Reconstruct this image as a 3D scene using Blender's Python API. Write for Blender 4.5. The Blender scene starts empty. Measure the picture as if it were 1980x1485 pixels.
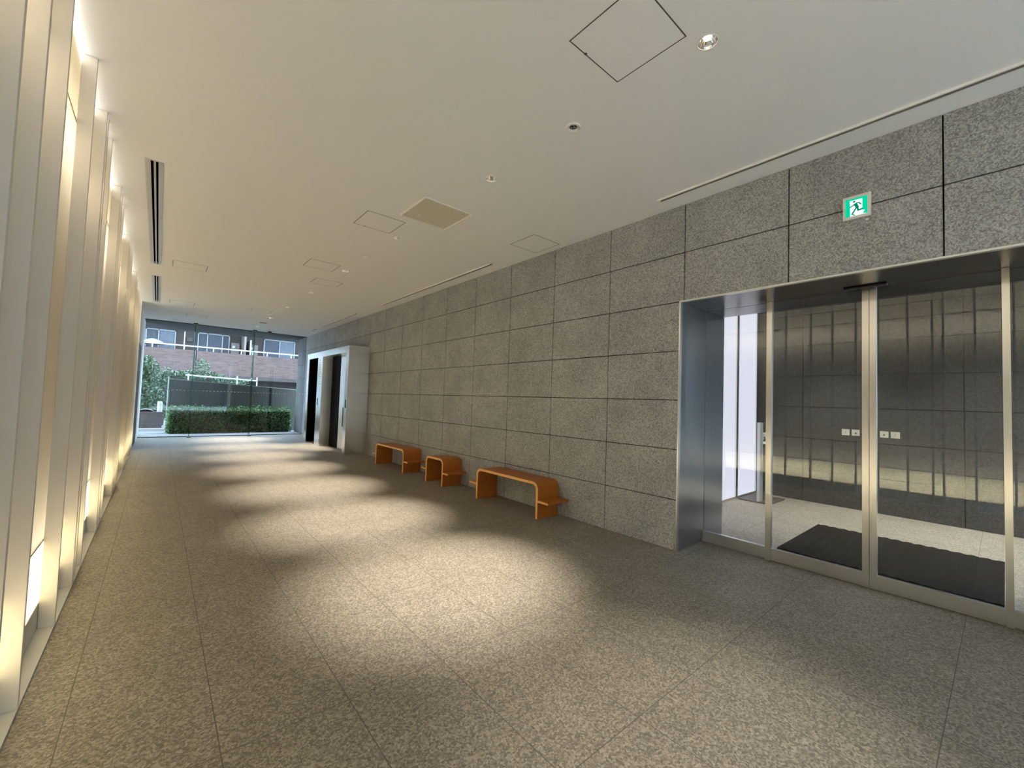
import bpy, bmesh, math, random
from mathutils import Matrix, Vector
random.seed(7)
S = bpy.context.scene
COL = S.collection
PI = math.pi

# ------------------------------------------------------------------ camera, sky, exposure
cam_data = bpy.data.cameras.new('camera')
cam_data.sensor_width = 36.0
cam_data.lens = 808.045 / 1980 * 36.0
cam_data.clip_start = 0.02
cam_data.clip_end = 300
cam = bpy.data.objects.new('camera', cam_data)
COL.objects.link(cam)
Rr = (0.7624026338973574, -0.6462148197692394, 0.0338914522701699)
Ru = (-0.0523923494490951, -0.009440626307275986, 0.9985819527180181)
Rf = (0.6449785000645958, 0.7630971637252596, 0.041054271018841904)
cam.matrix_world = Matrix(((Rr[0], Ru[0], -Rf[0], 0), (Rr[1], Ru[1], -Rf[1], 0), (Rr[2], Ru[2], -Rf[2], 1.41819545), (0, 0, 0, 1)))
S.camera = cam

world = bpy.data.worlds.new('sky')
S.world = world
world.use_nodes = True
wn = world.node_tree
wn.nodes.clear()
w_out = wn.nodes.new('ShaderNodeOutputWorld')
w_bg = wn.nodes.new('ShaderNodeBackground')
w_bg.inputs[0].default_value = (0.60, 0.77, 1.0, 1)
w_bg.inputs[1].default_value = 4.3
wn.links.new(w_bg.outputs[0], w_out.inputs[0])

S.view_settings.view_transform = 'Standard'
S.view_settings.look = 'None'
S.view_settings.exposure = 1.75
S.view_settings.gamma = 1.0
S.view_settings.use_curve_mapping = False
S.cycles.use_denoising = True
S.cycles.max_bounces = 12
S.cycles.diffuse_bounces = 6
S.cycles.glossy_bounces = 5
S.cycles.transparent_max_bounces = 24
S.cycles.caustics_reflective = False
S.cycles.caustics_refractive = False
S.cycles.sample_clamp_indirect = 6.0

SPOT_W = 378.0
CAVITY_LOW_W, CAVITY_HIGH_W = 53.0, 33.0
TUBE_EMIT = 1.2
WARM = (1.0, 0.92, 0.80)
CREAM = (1.0, 0.945, 0.84)

# ------------------------------------------------------------------ key measures (metres)
XR, XL = 3.962, -0.393          # faces of the two long walls
XP = -0.464                      # luminous panels behind the fins
ZC = 3.462                       # ceiling
YG = 16.15                       # glass end wall
YB = -5.2                        # other end, behind the camera
ROW, COLW, COL0 = 0.495, 0.905, 0.258
XD = 4.50                        # plane of the sliding doors
DY0, DY1, DZ = -0.70, 2.10, 2.47

# ------------------------------------------------------------------ materials
def mat_new(name):
    m = bpy.data.materials.new(name)
    m.use_nodes = True
    n = m.node_tree
    return m, n, n.nodes['Principled BSDF']

def N(n, kind, **kw):
    x = n.nodes.new('ShaderNode' + kind)
    for k, v in kw.items():
        setattr(x, k, v)
    return x

def simple(name, col, rough=0.6, metal=0.0, spec=0.5, noise=0.0, nscale=40.0, bump=0.0):
    m, n, p = mat_new(name)
    p.inputs['Roughness'].default_value = rough
    p.inputs['Metallic'].default_value = metal
    p.inputs['Specular IOR Level'].default_value = spec
    tc = N(n, 'TexCoord')
    nz = N(n, 'TexNoise')
    nz.inputs['Scale'].default_value = nscale
    nz.inputs['Detail'].default_value = 4
    n.links.new(tc.outputs['Object'], nz.inputs['Vector'])
    mx = N(n, 'MixRGB', blend_type='MIX')
    a = max(noise, 0.02)
    mx.inputs[1].default_value = tuple(c * (1 - a) for c in col) + (1,)
    mx.inputs[2].default_value = tuple(min(1, c * (1 + a)) for c in col) + (1,)
    n.links.new(nz.outputs['Fac'], mx.inputs[0])
    n.links.new(mx.outputs[0], p.inputs['Base Color'])
    if bump > 0:
        b = N(n, 'Bump')
        b.inputs['Strength'].default_value = bump
        b.inputs['Distance'].default_value = 0.002
        n.links.new(nz.outputs['Fac'], b.inputs['Height'])
        n.links.new(b.outputs[0], p.inputs['Normal'])
    return m

def granite(name, dark, mid, light, fine=150.0, rough=0.65, spec=0.35, joints=None, patch=0.18):
    m, n, p = mat_new(name)
    L = n.links.new
    tc = N(n, 'TexCoord')
    a = N(n, 'TexNoise'); a.inputs['Scale'].default_value = fine; a.inputs['Detail'].default_value = 3; a.inputs['Roughness'].default_value = 0.7
    v = N(n, 'TexVoronoi'); v.inputs['Scale'].default_value = fine * 0.9
    b = N(n, 'TexNoise'); b.inputs['Scale'].default_value = 2.4; b.inputs['Detail'].default_value = 6; b.inputs['Roughness'].default_value = 0.65
    for t in (a, v, b):
        L(tc.outputs['Object'], t.inputs['Vector'])
    sep = N(n, 'SeparateColor')
    L(v.outputs['Color'], sep.inputs[0])
    add = N(n, 'Math', operation='MULTIPLY_ADD')
    L(sep.outputs[0], add.inputs[0]); add.inputs[1].default_value = 0.42
    sub = N(n, 'Math', operation='MULTIPLY'); L(a.outputs['Fac'], sub.inputs[0]); sub.inputs[1].default_value = 0.62
    L(sub.outputs[0], add.inputs[2])
    r = N(n, 'ValToRGB')
    e = r.color_ramp.elements
    e[0].position = 0.27; e[0].color = dark + (1,)
    e[1].position = 0.76; e[1].color = light + (1,)
    x = e.new(0.5); x.color = mid + (1,)
    L(add.outputs[0], r.inputs[0])
    mr = N(n, 'MapRange')
    mr.inputs['From Min'].default_value = 0.3; mr.inputs['From Max'].default_value = 0.7
    mr.inputs['To Min'].default_value = 1 - patch; mr.inputs['To Max'].default_value = 1 + patch
    L(b.outputs['Fac'], mr.inputs[0])
    mul = N(n, 'Vector' + 'Math', operation='SCALE')
    L(r.outputs[0], mul.inputs[0]); L(mr.outputs[0], mul.inputs['Scale'])
    col = mul.outputs[0]
    h = add.outputs[0]
    if joints:
        sx, ox, sy, oy, wdt, jc = joints
        sp = N(n, 'SeparateXYZ'); L(tc.outputs['Object'], sp.inputs[0])
        masks = []
        for out, s, o in ((sp.outputs[0], sx, ox), (sp.outputs[1], sy, oy)):
            m1 = N(n, 'Math', operation='SUBTRACT'); L(out, m1.inputs[0]); m1.inputs[1].default_value = o - s / 2
            m2 = N(n, 'Math', operation='PINGPONG'); L(m1.outputs[0], m2.inputs[0]); m2.inputs[1].default_value = s / 2
            m3 = N(n, 'Math', operation='GREATER_THAN'); L(m2.outputs[0], m3.inputs[0]); m3.inputs[1].default_value = s / 2 - wdt / 2
            masks.append(m3)
        mm = N(n, 'Math', operation='MAXIMUM'); L(masks[0].outputs[0], mm.inputs[0]); L(masks[1].outputs[0], mm.inputs[1])
        mx = N(n, 'MixRGB'); L(mm.outputs[0], mx.inputs[0]); L(col, mx.inputs[1]); mx.inputs[2].default_value = jc + (1,)
        col = mx.outputs[0]
    L(col, p.inputs['Base Color'])
    p.inputs['Roughness'].default_value = rough
    p.inputs['Specular IOR Level'].default_value = spec
    bp = N(n, 'Bump'); bp.inputs['Strength'].default_value = 0.35; bp.inputs['Distance'].default_value = 0.002
    L(h, bp.inputs['Height']); L(bp.outputs[0], p.inputs['Normal'])
    return m

def brushed(name, col=(0.60, 0.59, 0.57), rough=0.27, axis=2):
    m, n, p = mat_new(name)
    L = n.links.new
    p.inputs['Metallic'].default_value = 1.0
    p.inputs['Anisotropic'].default_value = 0.8
    tg = N(n, 'Tangent', direction_type='RADIAL', axis='Z')
    L(tg.outputs[0], p.inputs['Tangent'])
    tc = N(n, 'TexCoord')
    mp = N(n, 'Mapping')
    sc = [260.0, 260.0, 260.0]; sc[axis] = 3.0
    mp.inputs['Scale'].default_value = sc
    nz = N(n, 'TexNoise'); nz.inputs['Scale'].default_value = 1.0; nz.inputs['Detail'].default_value = 2
    L(tc.outputs['Object'], mp.inputs[0]); L(mp.outputs[0], nz.inputs['Vector'])
    mr = N(n, 'MapRange'); mr.inputs['To Min'].default_value = rough - 0.015; mr.inputs['To Max'].default_value = rough + 0.015
    L(nz.outputs['Fac'], mr.inputs[0]); L(mr.outputs[0], p.inputs['Roughness'])
    mx = N(n, 'MixRGB')
    mx.inputs[1].default_value = tuple(c * 0.975 for c in col) + (1,)
    mx.inputs[2].default_value = tuple(c * 1.02 for c in col) + (1,)
    L(nz.outputs['Fac'], mx.inputs[0]); L(mx.outputs[0], p.inputs['Base Color'])
    return m

def glass(name, tint=(0.93, 0.97, 0.96), base=0.05):
    m = bpy.data.materials.new(name)
    m.use_nodes = True
    n = m.node_tree
    n.nodes.clear()
    L = n.links.new
    out = N(n, 'OutputMaterial')
    lw = N(n, 'LayerWeight'); lw.inputs[0].default_value = 0.5
    pw = N(n, 'Math', operation='POWER'); L(lw.outputs['Facing'], pw.inputs[0]); pw.inputs[1].default_value = 5.0
    ma = N(n, 'Math', operation='MULTIPLY_ADD'); L(pw.outputs[0], ma.inputs[0]); ma.inputs[1].default_value = 0.9; ma.inputs[2].default_value = base
    tr = N(n, 'BsdfTransparent'); tr.inputs[0].default_value = tint + (1,)
    gl = N(n, 'BsdfGlossy'); gl.inputs['Roughness'].default_value = 0.0; gl.inputs[0].default_value = (0.95, 0.97, 1, 1)
    mx = N(n, 'MixShader'); L(ma.outputs[0], mx.inputs[0]); L(tr.outputs[0], mx.inputs[1]); L(gl.outputs[0], mx.inputs[2])
    L(mx.outputs[0], out.inputs[0])
    return m

def emit(name, col, strength):
    m = bpy.data.materials.new(name)
    m.use_nodes = True
    n = m.node_tree
    n.nodes.clear()
    out = N(n, 'OutputMaterial'); e = N(n, 'Emission')
    e.inputs[0].default_value = col + (1,); e.inputs[1].default_value = strength
    n.links.new(e.outputs[0], out.inputs[0])
    return m

def diffuser(name, tcol, dcol, fac):
    m = bpy.data.materials.new(name)
    m.use_nodes = True
    n = m.node_tree
    n.nodes.clear()
    out = N(n, 'OutputMaterial')
    t = N(n, 'BsdfTranslucent'); t.inputs[0].default_value = tcol + (1,)
    d = N(n, 'BsdfDiffuse'); d.inputs[0].default_value = dcol + (1,)
    mx = N(n, 'MixShader'); mx.inputs[0].default_value = fac
    n.links.new(d.outputs[0], mx.inputs[1]); n.links.new(t.outputs[0], mx.inputs[2])
    n.links.new(mx.outputs[0], out.inputs[0])
    return m

def wood(name, c1, c2, rough=0.42, axis=1):
    m, n, p = mat_new(name)
    L = n.links.new
    tc = N(n, 'TexCoord'); mp = N(n, 'Mapping')
    sc = [60.0, 60.0, 60.0]; sc[axis] = 4.0
    mp.inputs['Scale'].default_value = sc
    nz = N(n, 'TexNoise'); nz.inputs['Scale'].default_value = 1.0; nz.inputs['Detail'].default_value = 5; nz.inputs['Distortion'].default_value = 0.6
    L(tc.outputs['Object'], mp.inputs[0]); L(mp.outputs[0], nz.inputs['Vector'])
    r = N(n, 'ValToRGB'); e = r.color_ramp.elements
    e[0].position = 0.3; e[0].color = c1 + (1,); e[1].position = 0.7; e[1].color = c2 + (1,)
    L(nz.outputs['Fac'], r.inputs[0]); L(r.outputs[0], p.inputs['Base Color'])
    p.inputs['Roughness'].default_value = rough
    return m

def brick(name, c1, c2, mortar, bw, bh, plane='xz'):
    m, n, p = mat_new(name)
    L = n.links.new
    tc = N(n, 'TexCoord'); sp = N(n, 'SeparateXYZ'); cb = N(n, 'CombineXYZ')
    L(tc.outputs['Object'], sp.inputs[0])
    sm = N(n, 'Math', operation='ADD'); L(sp.outputs[0], sm.inputs[0]); L(sp.outputs[1], sm.inputs[1])
    L(sm.outputs[0], cb.inputs[0]); L(sp.outputs[2], cb.inputs[1])
    b = N(n, 'TexBrick')
    b.inputs['Color1'].default_value = c1 + (1,); b.inputs['Color2'].default_value = c2 + (1,); b.inputs['Mortar'].default_value = mortar + (1,)
    b.inputs['Scale'].default_value = 1.0; b.inputs['Brick Width'].default_value = bw; b.inputs['Row Height'].default_value = bh
    b.inputs['Mortar Size'].default_value = 0.008
    L(cb.outputs[0], b.inputs['Vector']); L(b.outputs['Color'], p.inputs['Base Color'])
    p.inputs['Roughness'].default_value = 0.8
    return m

M = {}
M['floor'] = granite('floor granite', (0.120, 0.103, 0.079), (0.224, 0.194, 0.151), (0.395, 0.346, 0.274), fine=125, rough=0.55, spec=0.4,
                     joints=(0.495, 0.262, 0.9, 2.895, 0.004, (0.10, 0.086, 0.068)), patch=0.10)
M['stone'] = granite('wall granite', (0.17, 0.174, 0.174), (0.295, 0.30, 0.302), (0.47, 0.475, 0.478), fine=125, rough=0.8, spec=0.2, patch=0.16)
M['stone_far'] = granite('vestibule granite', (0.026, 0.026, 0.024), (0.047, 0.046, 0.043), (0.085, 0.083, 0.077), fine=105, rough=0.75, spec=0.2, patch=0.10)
M['joint'] = simple('dark joint', (0.018, 0.015, 0.012), 0.9)
M['ceiling'] = simple('ceiling paint', (0.865, 0.875, 0.895), 0.9, spec=0.1, noise=0.02, nscale=300, bump=0.08)
M['white'] = simple('white paint', (0.83, 0.81, 0.77), 0.55, spec=0.3)
M['fin'] = simple('fin paint', (0.73, 0.68, 0.595), 0.5, spec=0.3, nscale=250)
M['sill'] = simple('sill paint', (0.62, 0.60, 0.56), 0.6, spec=0.3)
M['cavity'] = simple('cavity paint', (0.5, 0.48, 0.45), 0.8)
M['steel'] = brushed('brushed steel', (0.86, 0.85, 0.83), 0.25, 2)
M['steel_jamb'] = brushed('brushed dark steel', (0.50, 0.52, 0.56), 0.28, 2)
M['steel_soft'] = brushed('satin steel', (0.68, 0.67, 0.65), 0.34, 2)
M['chrome'] = simple('chrome reflector', (0.85, 0.85, 0.86), 0.08, metal=1.0)
M['black'] = simple('black', (0.008, 0.008, 0.009), 0.5)
M['lift_black'] = simple('lift door and recess-shade black', (0.002, 0.002, 0.003), 0.6, spec=0.03)
M['black_gloss'] = simple('black gloss', (0.004, 0.004, 0.006), 0.12, spec=0.4)
M['slot_black'] = simple('slot black', (0.004, 0.004, 0.004), 0.9, spec=0.0)
M['glass'] = glass('clear glass', (0.95, 0.98, 0.975), 0.026)
M['glass_door'] = glass('door glass', (0.90, 0.93, 0.94), 0.048)
M['glass_fin'] = glass('glass fin', (0.42, 0.62, 0.55), 0.06)
M['diff_low'] = diffuser('lower luminous panel', (1.0, 0.95, 0.78), (0.8, 0.78, 0.7), 0.85)
M['diff_mid'] = diffuser('middle luminous panel', (0.97, 0.91, 0.79), (0.66, 0.63, 0.57), 0.7)
M['diff_top'] = diffuser('upper luminous panel', (1.0, 0.93, 0.78), (0.8, 0.78, 0.7), 0.75)
M['tube'] = emit('tube light', (1.0, 0.95, 0.84), TUBE_EMIT)
M['lamp'] = emit('lamp glow', (1.0, 0.85, 0.62), 20.0)
M['lamp_off'] = emit('lamp dim', (1.0, 0.88, 0.70), 9.0)
M['luminous'] = emit('backlit white wall', (0.90, 0.88, 1.0), 0.31)
M['wood'] = wood('bench veneer', (0.34, 0.095, 0.009), (0.46, 0.145, 0.016))
M['wood_edge'] = wood('bench edge', (0.80, 0.40, 0.12), (0.90, 0.48, 0.15))
M['mat'] = simple('door mat', (0.010, 0.008, 0.006), 0.95, spec=0.1, noise=0.4, nscale=300)
M['sticker'] = simple('white sticker', (0.85, 0.86, 0.84), 0.5)
M['ink'] = simple('grey ink', (0.06, 0.06, 0.06), 0.6)
M['ink_light'] = simple('pale ink', (0.35, 0.35, 0.35), 0.6)
M['sign_frame'] = simple('sign frame', (0.74, 0.74, 0.70), 0.45)
M['sign_green'] = emit('sign green', (0.0, 0.62, 0.33), 0.33)
M['sign_white'] = emit('sign white', (0.86, 1.0, 0.90), 0.40)
M['sign_fig'] = emit('sign figure', (0.0, 0.50, 0.27), 0.14)
M['grille'] = simple('beige grille', (0.66, 0.63, 0.53), 0.85, noise=0.1, nscale=600)
M['plastic'] = simple('white plastic', (0.82, 0.81, 0.78), 0.4)
M['hatch'] = simple('hatch paint', (0.865, 0.875, 0.895), 0.85, spec=0.1)
M['slot_grey'] = simple('slot grey', (0.26, 0.25, 0.24), 0.8)
M['groove'] = simple('groove', (0.10, 0.09, 0.075), 0.9)
M['alu'] = simple('aluminium', (0.70, 0.69, 0.68), 0.35, metal=0.6)
M['signboard'] = simple('dark sign board', (0.02, 0.028, 0.022), 0.35)
M['sign_base'] = simple('sign base', (0.06, 0.05, 0.045), 0.45)
# outdoors
M['kerb'] = simple('pale kerb', (0.2852, 0.2852, 0.2852), 0.8)
M['asphalt'] = simple('paving', (0.1054, 0.1085, 0.1116), 0.85, noise=0.1, nscale=60)
M['paving_bounce'] = simple('pale bounce paving', (0.56, 0.56, 0.55), 0.85, noise=0.1, nscale=60)  # unseen ground, made pale to bounce daylight up onto the ceiling
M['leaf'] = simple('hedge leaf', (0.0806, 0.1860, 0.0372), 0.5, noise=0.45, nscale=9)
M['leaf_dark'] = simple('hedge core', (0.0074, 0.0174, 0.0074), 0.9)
M['leaf_shrub'] = simple('shrub leaf', (0.0341, 0.0682, 0.0248), 0.5, noise=0.5, nscale=6)
M['fence'] = wood('weathered fence', (0.0260, 0.0279, 0.0229), (0.0434, 0.0459, 0.0372), 0.8, 2)
M['fence_metal'] = simple('pale fence metal', (0.1736, 0.1922, 0.1674), 0.5)
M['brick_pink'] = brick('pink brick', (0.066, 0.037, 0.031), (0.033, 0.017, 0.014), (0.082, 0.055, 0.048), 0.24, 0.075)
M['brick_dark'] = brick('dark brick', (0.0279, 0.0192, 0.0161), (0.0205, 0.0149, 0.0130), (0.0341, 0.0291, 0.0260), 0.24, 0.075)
M['rail_white'] = simple('white rail', (0.2852, 0.2914, 0.2852), 0.4)
M['win_frame'] = simple('window frame', (0.1612, 0.1674, 0.1736), 0.4)
M['curtain'] = simple('grey blue curtain', (0.0465, 0.0527, 0.0651), 0.9, noise=0.4, nscale=14)
M['curtain_pale'] = simple('pale curtain', (0.0930, 0.1054, 0.1240), 0.9, noise=0.4, nscale=14)
M['tan'] = simple('tan panel', (0.1054, 0.0899, 0.0775), 0.7)
M['soffit_shade'] = simple('dark soffit', (0.025, 0.025, 0.027), 0.8)  # unlit look of the outdoor soffits put into a near-black colour
M['stone_out'] = granite('outer granite', (0.0992, 0.0992, 0.0961), (0.1488, 0.1488, 0.1457), (0.2232, 0.2232, 0.2170), fine=105, rough=0.8, spec=0.2)

# ------------------------------------------------------------------ mesh helpers
class MB:
    def __init__(self):
        self.v = []; self.f = []; self.mi = []
    def add(self, vs, fs, mi=0):
        o = len(self.v)
        self.v += [tuple(p) for p in vs]
        for f in fs:
            self.f.append([i + o for i in f]); self.mi.append(mi)
    def box(self, x0, x1, y0, y1, z0, z1, mi=0):
        if x0 > x1: x0, x1 = x1, x0
        if y0 > y1: y0, y1 = y1, y0
        if z0 > z1: z0, z1 = z1, z0
        self.add([(x0, y0, z0), (x1, y0, z0), (x1, y1, z0), (x0, y1, z0), (x0, y0, z1), (x1, y0, z1), (x1, y1, z1), (x0, y1, z1)],
                 [(0, 3, 2, 1), (4, 5, 6, 7), (0, 1, 5, 4), (1, 2, 6, 5), (2, 3, 7, 6), (3, 0, 4, 7)], mi)
        return self
    def lathe(self, cx, cy, prof, seg=24, mi=0, cap0=False, cap1=False):
        vs = []; fs = []
        for r, z in prof:
            for k in range(seg):
                a = 2 * PI * k / seg
                vs.append((cx + r * math.cos(a), cy + r * math.sin(a), z))
        for j in range(len(prof) - 1):
            for k in range(seg):
                k2 = (k + 1) % seg
                fs.append((j * seg + k, j * seg + k2, (j + 1) * seg + k2, (j + 1) * seg + k))
        if cap0: fs.append(tuple(range(seg))[::-1])
        if cap1: fs.append(tuple((len(prof) - 1) * seg + k for k in range(seg)))
        self.add(vs, fs, mi)
        return self
    def bar(self, p, q, r, seg=8, mi=0):
        p = Vector(p); q = Vector(q); d = (q - p).normalized()
        u = d.orthogonal().normalized(); w = d.cross(u)
        vs = []
        for c in (p, q):
            for k in range(seg):
                a = 2 * PI * k / seg
                vs.append(c + r * (math.cos(a) * u + math.sin(a) * w))
        fs = [(k, (k + 1) % seg, seg + (k + 1) % seg, seg + k) for k in range(seg)]
        fs += [tuple(range(seg))[::-1], tuple(range(seg, 2 * seg))]
        self.add(vs, fs, mi)
        return self
    def prism(self, poly, axis, a, b, mi=0):
        """poly: closed list of 2-D points; extruded along axis from a to b (axis 0: (y,z), 1: (x,z), 2: (x,y))"""
        n = len(poly)
        def mk(t, p):
            return {0: (t, p[0], p[1]), 1: (p[0], t, p[1]), 2: (p[0], p[1], t)}[axis]
        vs = [mk(a, p) for p in poly] + [mk(b, p) for p in poly]
        fs = [(k, (k + 1) % n, n + (k + 1) % n, n + k) for k in range(n)]
        fs += [tuple(range(n))[::-1], tuple(range(n, 2 * n))]
        self.add(vs, fs, mi)
        return self
    def build(self, name, mats, parent=None, at=None, smooth=False, bevel=0.0):
        org = Vector(parent['_o']) if parent is not None else Vector(at or (0, 0, 0))
        me = bpy.data.meshes.new(name)
        me.from_pydata([tuple(Vector(p) - org) for p in self.v], [], self.f)
        if not isinstance(mats, (list, tuple)): mats = [mats]
        for m in mats: me.materials.append(m)
        for p, i in zip(me.polygons, self.mi):
            p.material_index = i
            p.use_smooth = smooth
        bm = bmesh.new(); bm.from_mesh(me)
        bmesh.ops.recalc_face_normals(bm, faces=bm.faces)
        bm.to_mesh(me); bm.free()
        me.update()
        o = bpy.data.objects.new(name, me)
        COL.objects.link(o)
        if parent is not None: o.parent = parent
        else: o.location = org
        o['_o'] = tuple(org)
        if bevel > 0:
            b = o.modifiers.new('bevel', 'BEVEL'); b.width = bevel; b.segments = 2; b.limit_method = 'ANGLE'
        return o

def tag(o, label, cat, group=None):
    o['label'] = label; o['category'] = cat
    if group: o['group'] = group
    return o
def thing(name, label, cat, loc, group=None):
    o = bpy.data.objects.new(name, None)
    COL.objects.link(o); o.location = loc; o.empty_display_size = 0.1
    o['_o'] = tuple(loc)
    return tag(o, label, cat, group)
def struct(o):
    o['kind'] = 'structure'
    return o
def root(name, loc=(0, 0, 0)):
    o = bpy.data.objects.new(name, None)
    COL.objects.link(o); o.location = loc; o['_o'] = tuple(loc)
    return struct(o)
def copy_tree(o, parent=None):
    c = o.copy(); COL.objects.link(c)
    if parent is not None: c.parent = parent
    for ch in list(o.children): copy_tree(ch, c)
    return c
def text(s, size, name, mat, parent, mw):
    """flat lettering turned into a mesh, placed by the matrix mw (world)"""
    cu = bpy.data.curves.new(name, 'FONT'); cu.body = s; cu.size = size; cu.extrude = 0.0006
    cu.align_x = 'LEFT'
    t = bpy.data.objects.new(name, cu); COL.objects.link(t)
    dg = bpy.context.evaluated_depsgraph_get()
    me = bpy.data.meshes.new_from_object(t.evaluated_get(dg))
    bpy.data.objects.remove(t)
    me.transform(mw); me.transform(Matrix.Translation(-Vector(parent['_o'])))
    me.materials.clear(); me.materials.append(mat)
    o = bpy.data.objects.new(name, me); COL.objects.link(o); o.parent = parent; o['_o'] = parent['_o']
    return o
def add_light(name, kind, loc, parent, energy, color, rot=None, **kw):
    d = bpy.data.lights.new(name, kind)
    d.energy = energy; d.color = color
    for k, v in kw.items(): setattr(d, k, v)
    o = bpy.data.objects.new(name, d); COL.objects.link(o)
    o.location = Vector(loc) - Vector(parent['_o']) if parent is not None else loc
    if rot: o.rotation_euler = rot
    if parent is not None: o.parent = parent
    return o

# ------------------------------------------------------------------ the setting: floor
struct(MB().box(XL - 1.6, 8.1, YB, YG + 0.02, -0.12, 0.0).build('floor', M['floor']))

# ------------------------------------------------------------------ the setting: ceiling with its openings
DL = [1.06, 3.05, 5.03, 7.0, 9.02, 10.98, 12.94, 14.94]          # chrome downlights along the middle line
DLX = 2.245
HOLES_RECT = [(3.690, 3.745, -3.0, 2.215), (3.690, 3.745, 4.962, 9.0), (3.640, 3.695, 10.41, 13.35), (3.640, 3.695, 13.88, 14.5),
              (-0.165, -0.095, 4.90, 8.93), (-0.165, -0.095, 9.88, 12.82)]
LIGHTS = [(DLX, y) for y in DL] + [(DLX, 2.053), (3.41, 12.345), (DLX, -1.0), (DLX, -3.0), (DLX, -5.0)]
bm = bmesh.new()
def loop_edges(pts):
    vs = [bm.verts.new((x, y, ZC)) for x, y in pts]
    return [bm.edges.new((vs[i], vs[(i + 1) % len(vs)])) for i in range(len(vs))]
edges = loop_edges([(XL - 0.9, YB), (XR + 0.02, YB), (XR + 0.02, YG + 0.02), (XL - 0.9, YG + 0.02)])
for x0, x1, y0, y1 in HOLES_RECT: edges += loop_edges([(x0, y0), (x1, y0), (x1, y1), (x0, y1)])
for cx, cy in LIGHTS:
    r = 0.030 if abs(cy - 2.053) < 0.01 else 0.050
    edges += loop_edges([(cx + r * math.cos(2 * PI * k / 24), cy + r * math.sin(2 * PI * k / 24)) for k in range(24)])
bmesh.ops.triangle_fill(bm, use_beauty=True, use_dissolve=False, edges=edges)
for f in bm.faces:
    if f.normal.z > 0: f.normal_flip()
me = bpy.data.meshes.new('ceiling'); bm.to_mesh(me); bm.free(); me.materials.append(M['ceiling'])
ceil = bpy.data.objects.new('ceiling', me); COL.objects.link(ceil); ceil['_o'] = (0, 0, 0); struct(ceil)
MB().box(XL - 0.9, XR + 0.02, YB, YG + 0.02, ZC + 0.25, ZC + 0.3).build('plenum_slab', M['cavity'], ceil)

# ------------------------------------------------------------------ the setting: stone wall on the right
def stone_panels(mb, x_face, depth, ya, yb, z_max, skip=None, colw=COLW, col0=COL0, gap=0.0095):
    """rows of stone panels on the plane x = x_face, clipped to ya..yb; skip = (y0, y1, z) leaves an opening"""
    i0 = math.floor((ya - col0) / colw); i1 = math.ceil((yb - col0) / colw)
    for i in range(i0, i1):
        for r in range(7):
            a = max(ya, col0 + i * colw + gap / 2); b = min(yb, col0 + (i + 1) * colw - gap / 2)
            z0 = r * ROW + (gap / 2 if r else 0.004); z1 = min(z_max, (r + 1) * ROW - gap / 2)
            spans = [(a, b)]
            if skip and z0 < skip[2]:
                spans = []
                if a < skip[0]: spans.append((a, min(b, skip[0])))
                if b > skip[1]: spans.append((max(a, skip[1]), b))
            for s, e in spans:
                if e - s > 0.01: mb.box(x_face, x_face + depth, s, e, z0, z1)
mb = MB()
stone_panels(mb, XR, 0.03, -3.35, YG, ZC, skip=(DY0 - 0.014, DY1 + 0.014, DZ))
wall_r = struct(mb.build('wall_right', M['stone']))
jb = MB()
jb.box(XR + 0.015, XR + 0.10, DY1 + 0.014, YG, 0, ZC + 0.02)
jb.box(XR + 0.015, XR + 0.10, -3.35, DY0 - 0.014, 0, ZC + 0.02)
jb.box(XR + 0.015, XR + 0.10, DY0 - 0.014, DY1 + 0.014, DZ + 0.012, ZC + 0.02)
jb.build('joint_backing', M['joint'], wall_r)
mb = MB()
stone_panels(mb, XR, 0.03, YG + 0.02, 17.25, ZC)
mb.box(XR + 0.02, XR + 0.3, YG + 0.02, 17.245, 0, ZC)
struct(mb.build('wall_outside', M['stone_out']))

# ------------------------------------------------------------------ the setting: luminous wall on the left
wall_l = root('wall_left')
YL0, YL1 = YB, 13.0
MB().box(XL - 1.0, XL - 0.95, YL0, YL1 + 0.1, 0, ZC + 0.2).build('cavity_back', M['cavity'], wall_l)
MB().box(XP - 0.05, XP, YL0, YL1, 0.0, 0.158).build('riser', M['sill'], wall_l)
MB().box(XP, XL, YL0, YL1, 0.0, 0.010).build('sill', M['sill'], wall_l)
MB().box(XP - 0.02, XP - 0.002, YL0, YL1, 0.16, 0.510).build('lower_luminous_panel', M['diff_low'], wall_l)
MB().box(XP - 0.02, XP - 0.002, YL0, YL1, 0.517, 3.030).build('middle_luminous_panel', M['diff_mid'], wall_l)
MB().box(XP - 0.02, XP - 0.002, YL0, YL1, 3.037, 3.410).build('upper_luminous_panel', M['diff_top'], wall_l)
MB().box(XP - 0.025, XP - 0.001, YL0, YL1, 0.510, 0.517).box(XP - 0.025, XP - 0.001, YL0, YL1, 3.030, 3.037).build('panel_seam', M['groove'], wall_l)
MB().box(XP - 0.03, XP - 0.001, YL0, YL1, 3.412, 3.448).build('light_strip', M['tube'], wall_l)
add_light('low_cavity_light', 'AREA', (XL - 0.40, (YL0 + YL1) / 2, 0.30), wall_l, CAVITY_LOW_W, CREAM, rot=(0, -PI / 2, 0), shape='RECTANGLE', size=0.05, size_y=YL1 - YL0)
add_light('high_cavity_light', 'AREA', (XL - 0.40, (YL0 + YL1) / 2, 2.85), wall_l, CAVITY_HIGH_W, CREAM, rot=(0, -PI / 2, 0), shape='RECTANGLE', size=0.05, size_y=YL1 - YL0)
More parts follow.
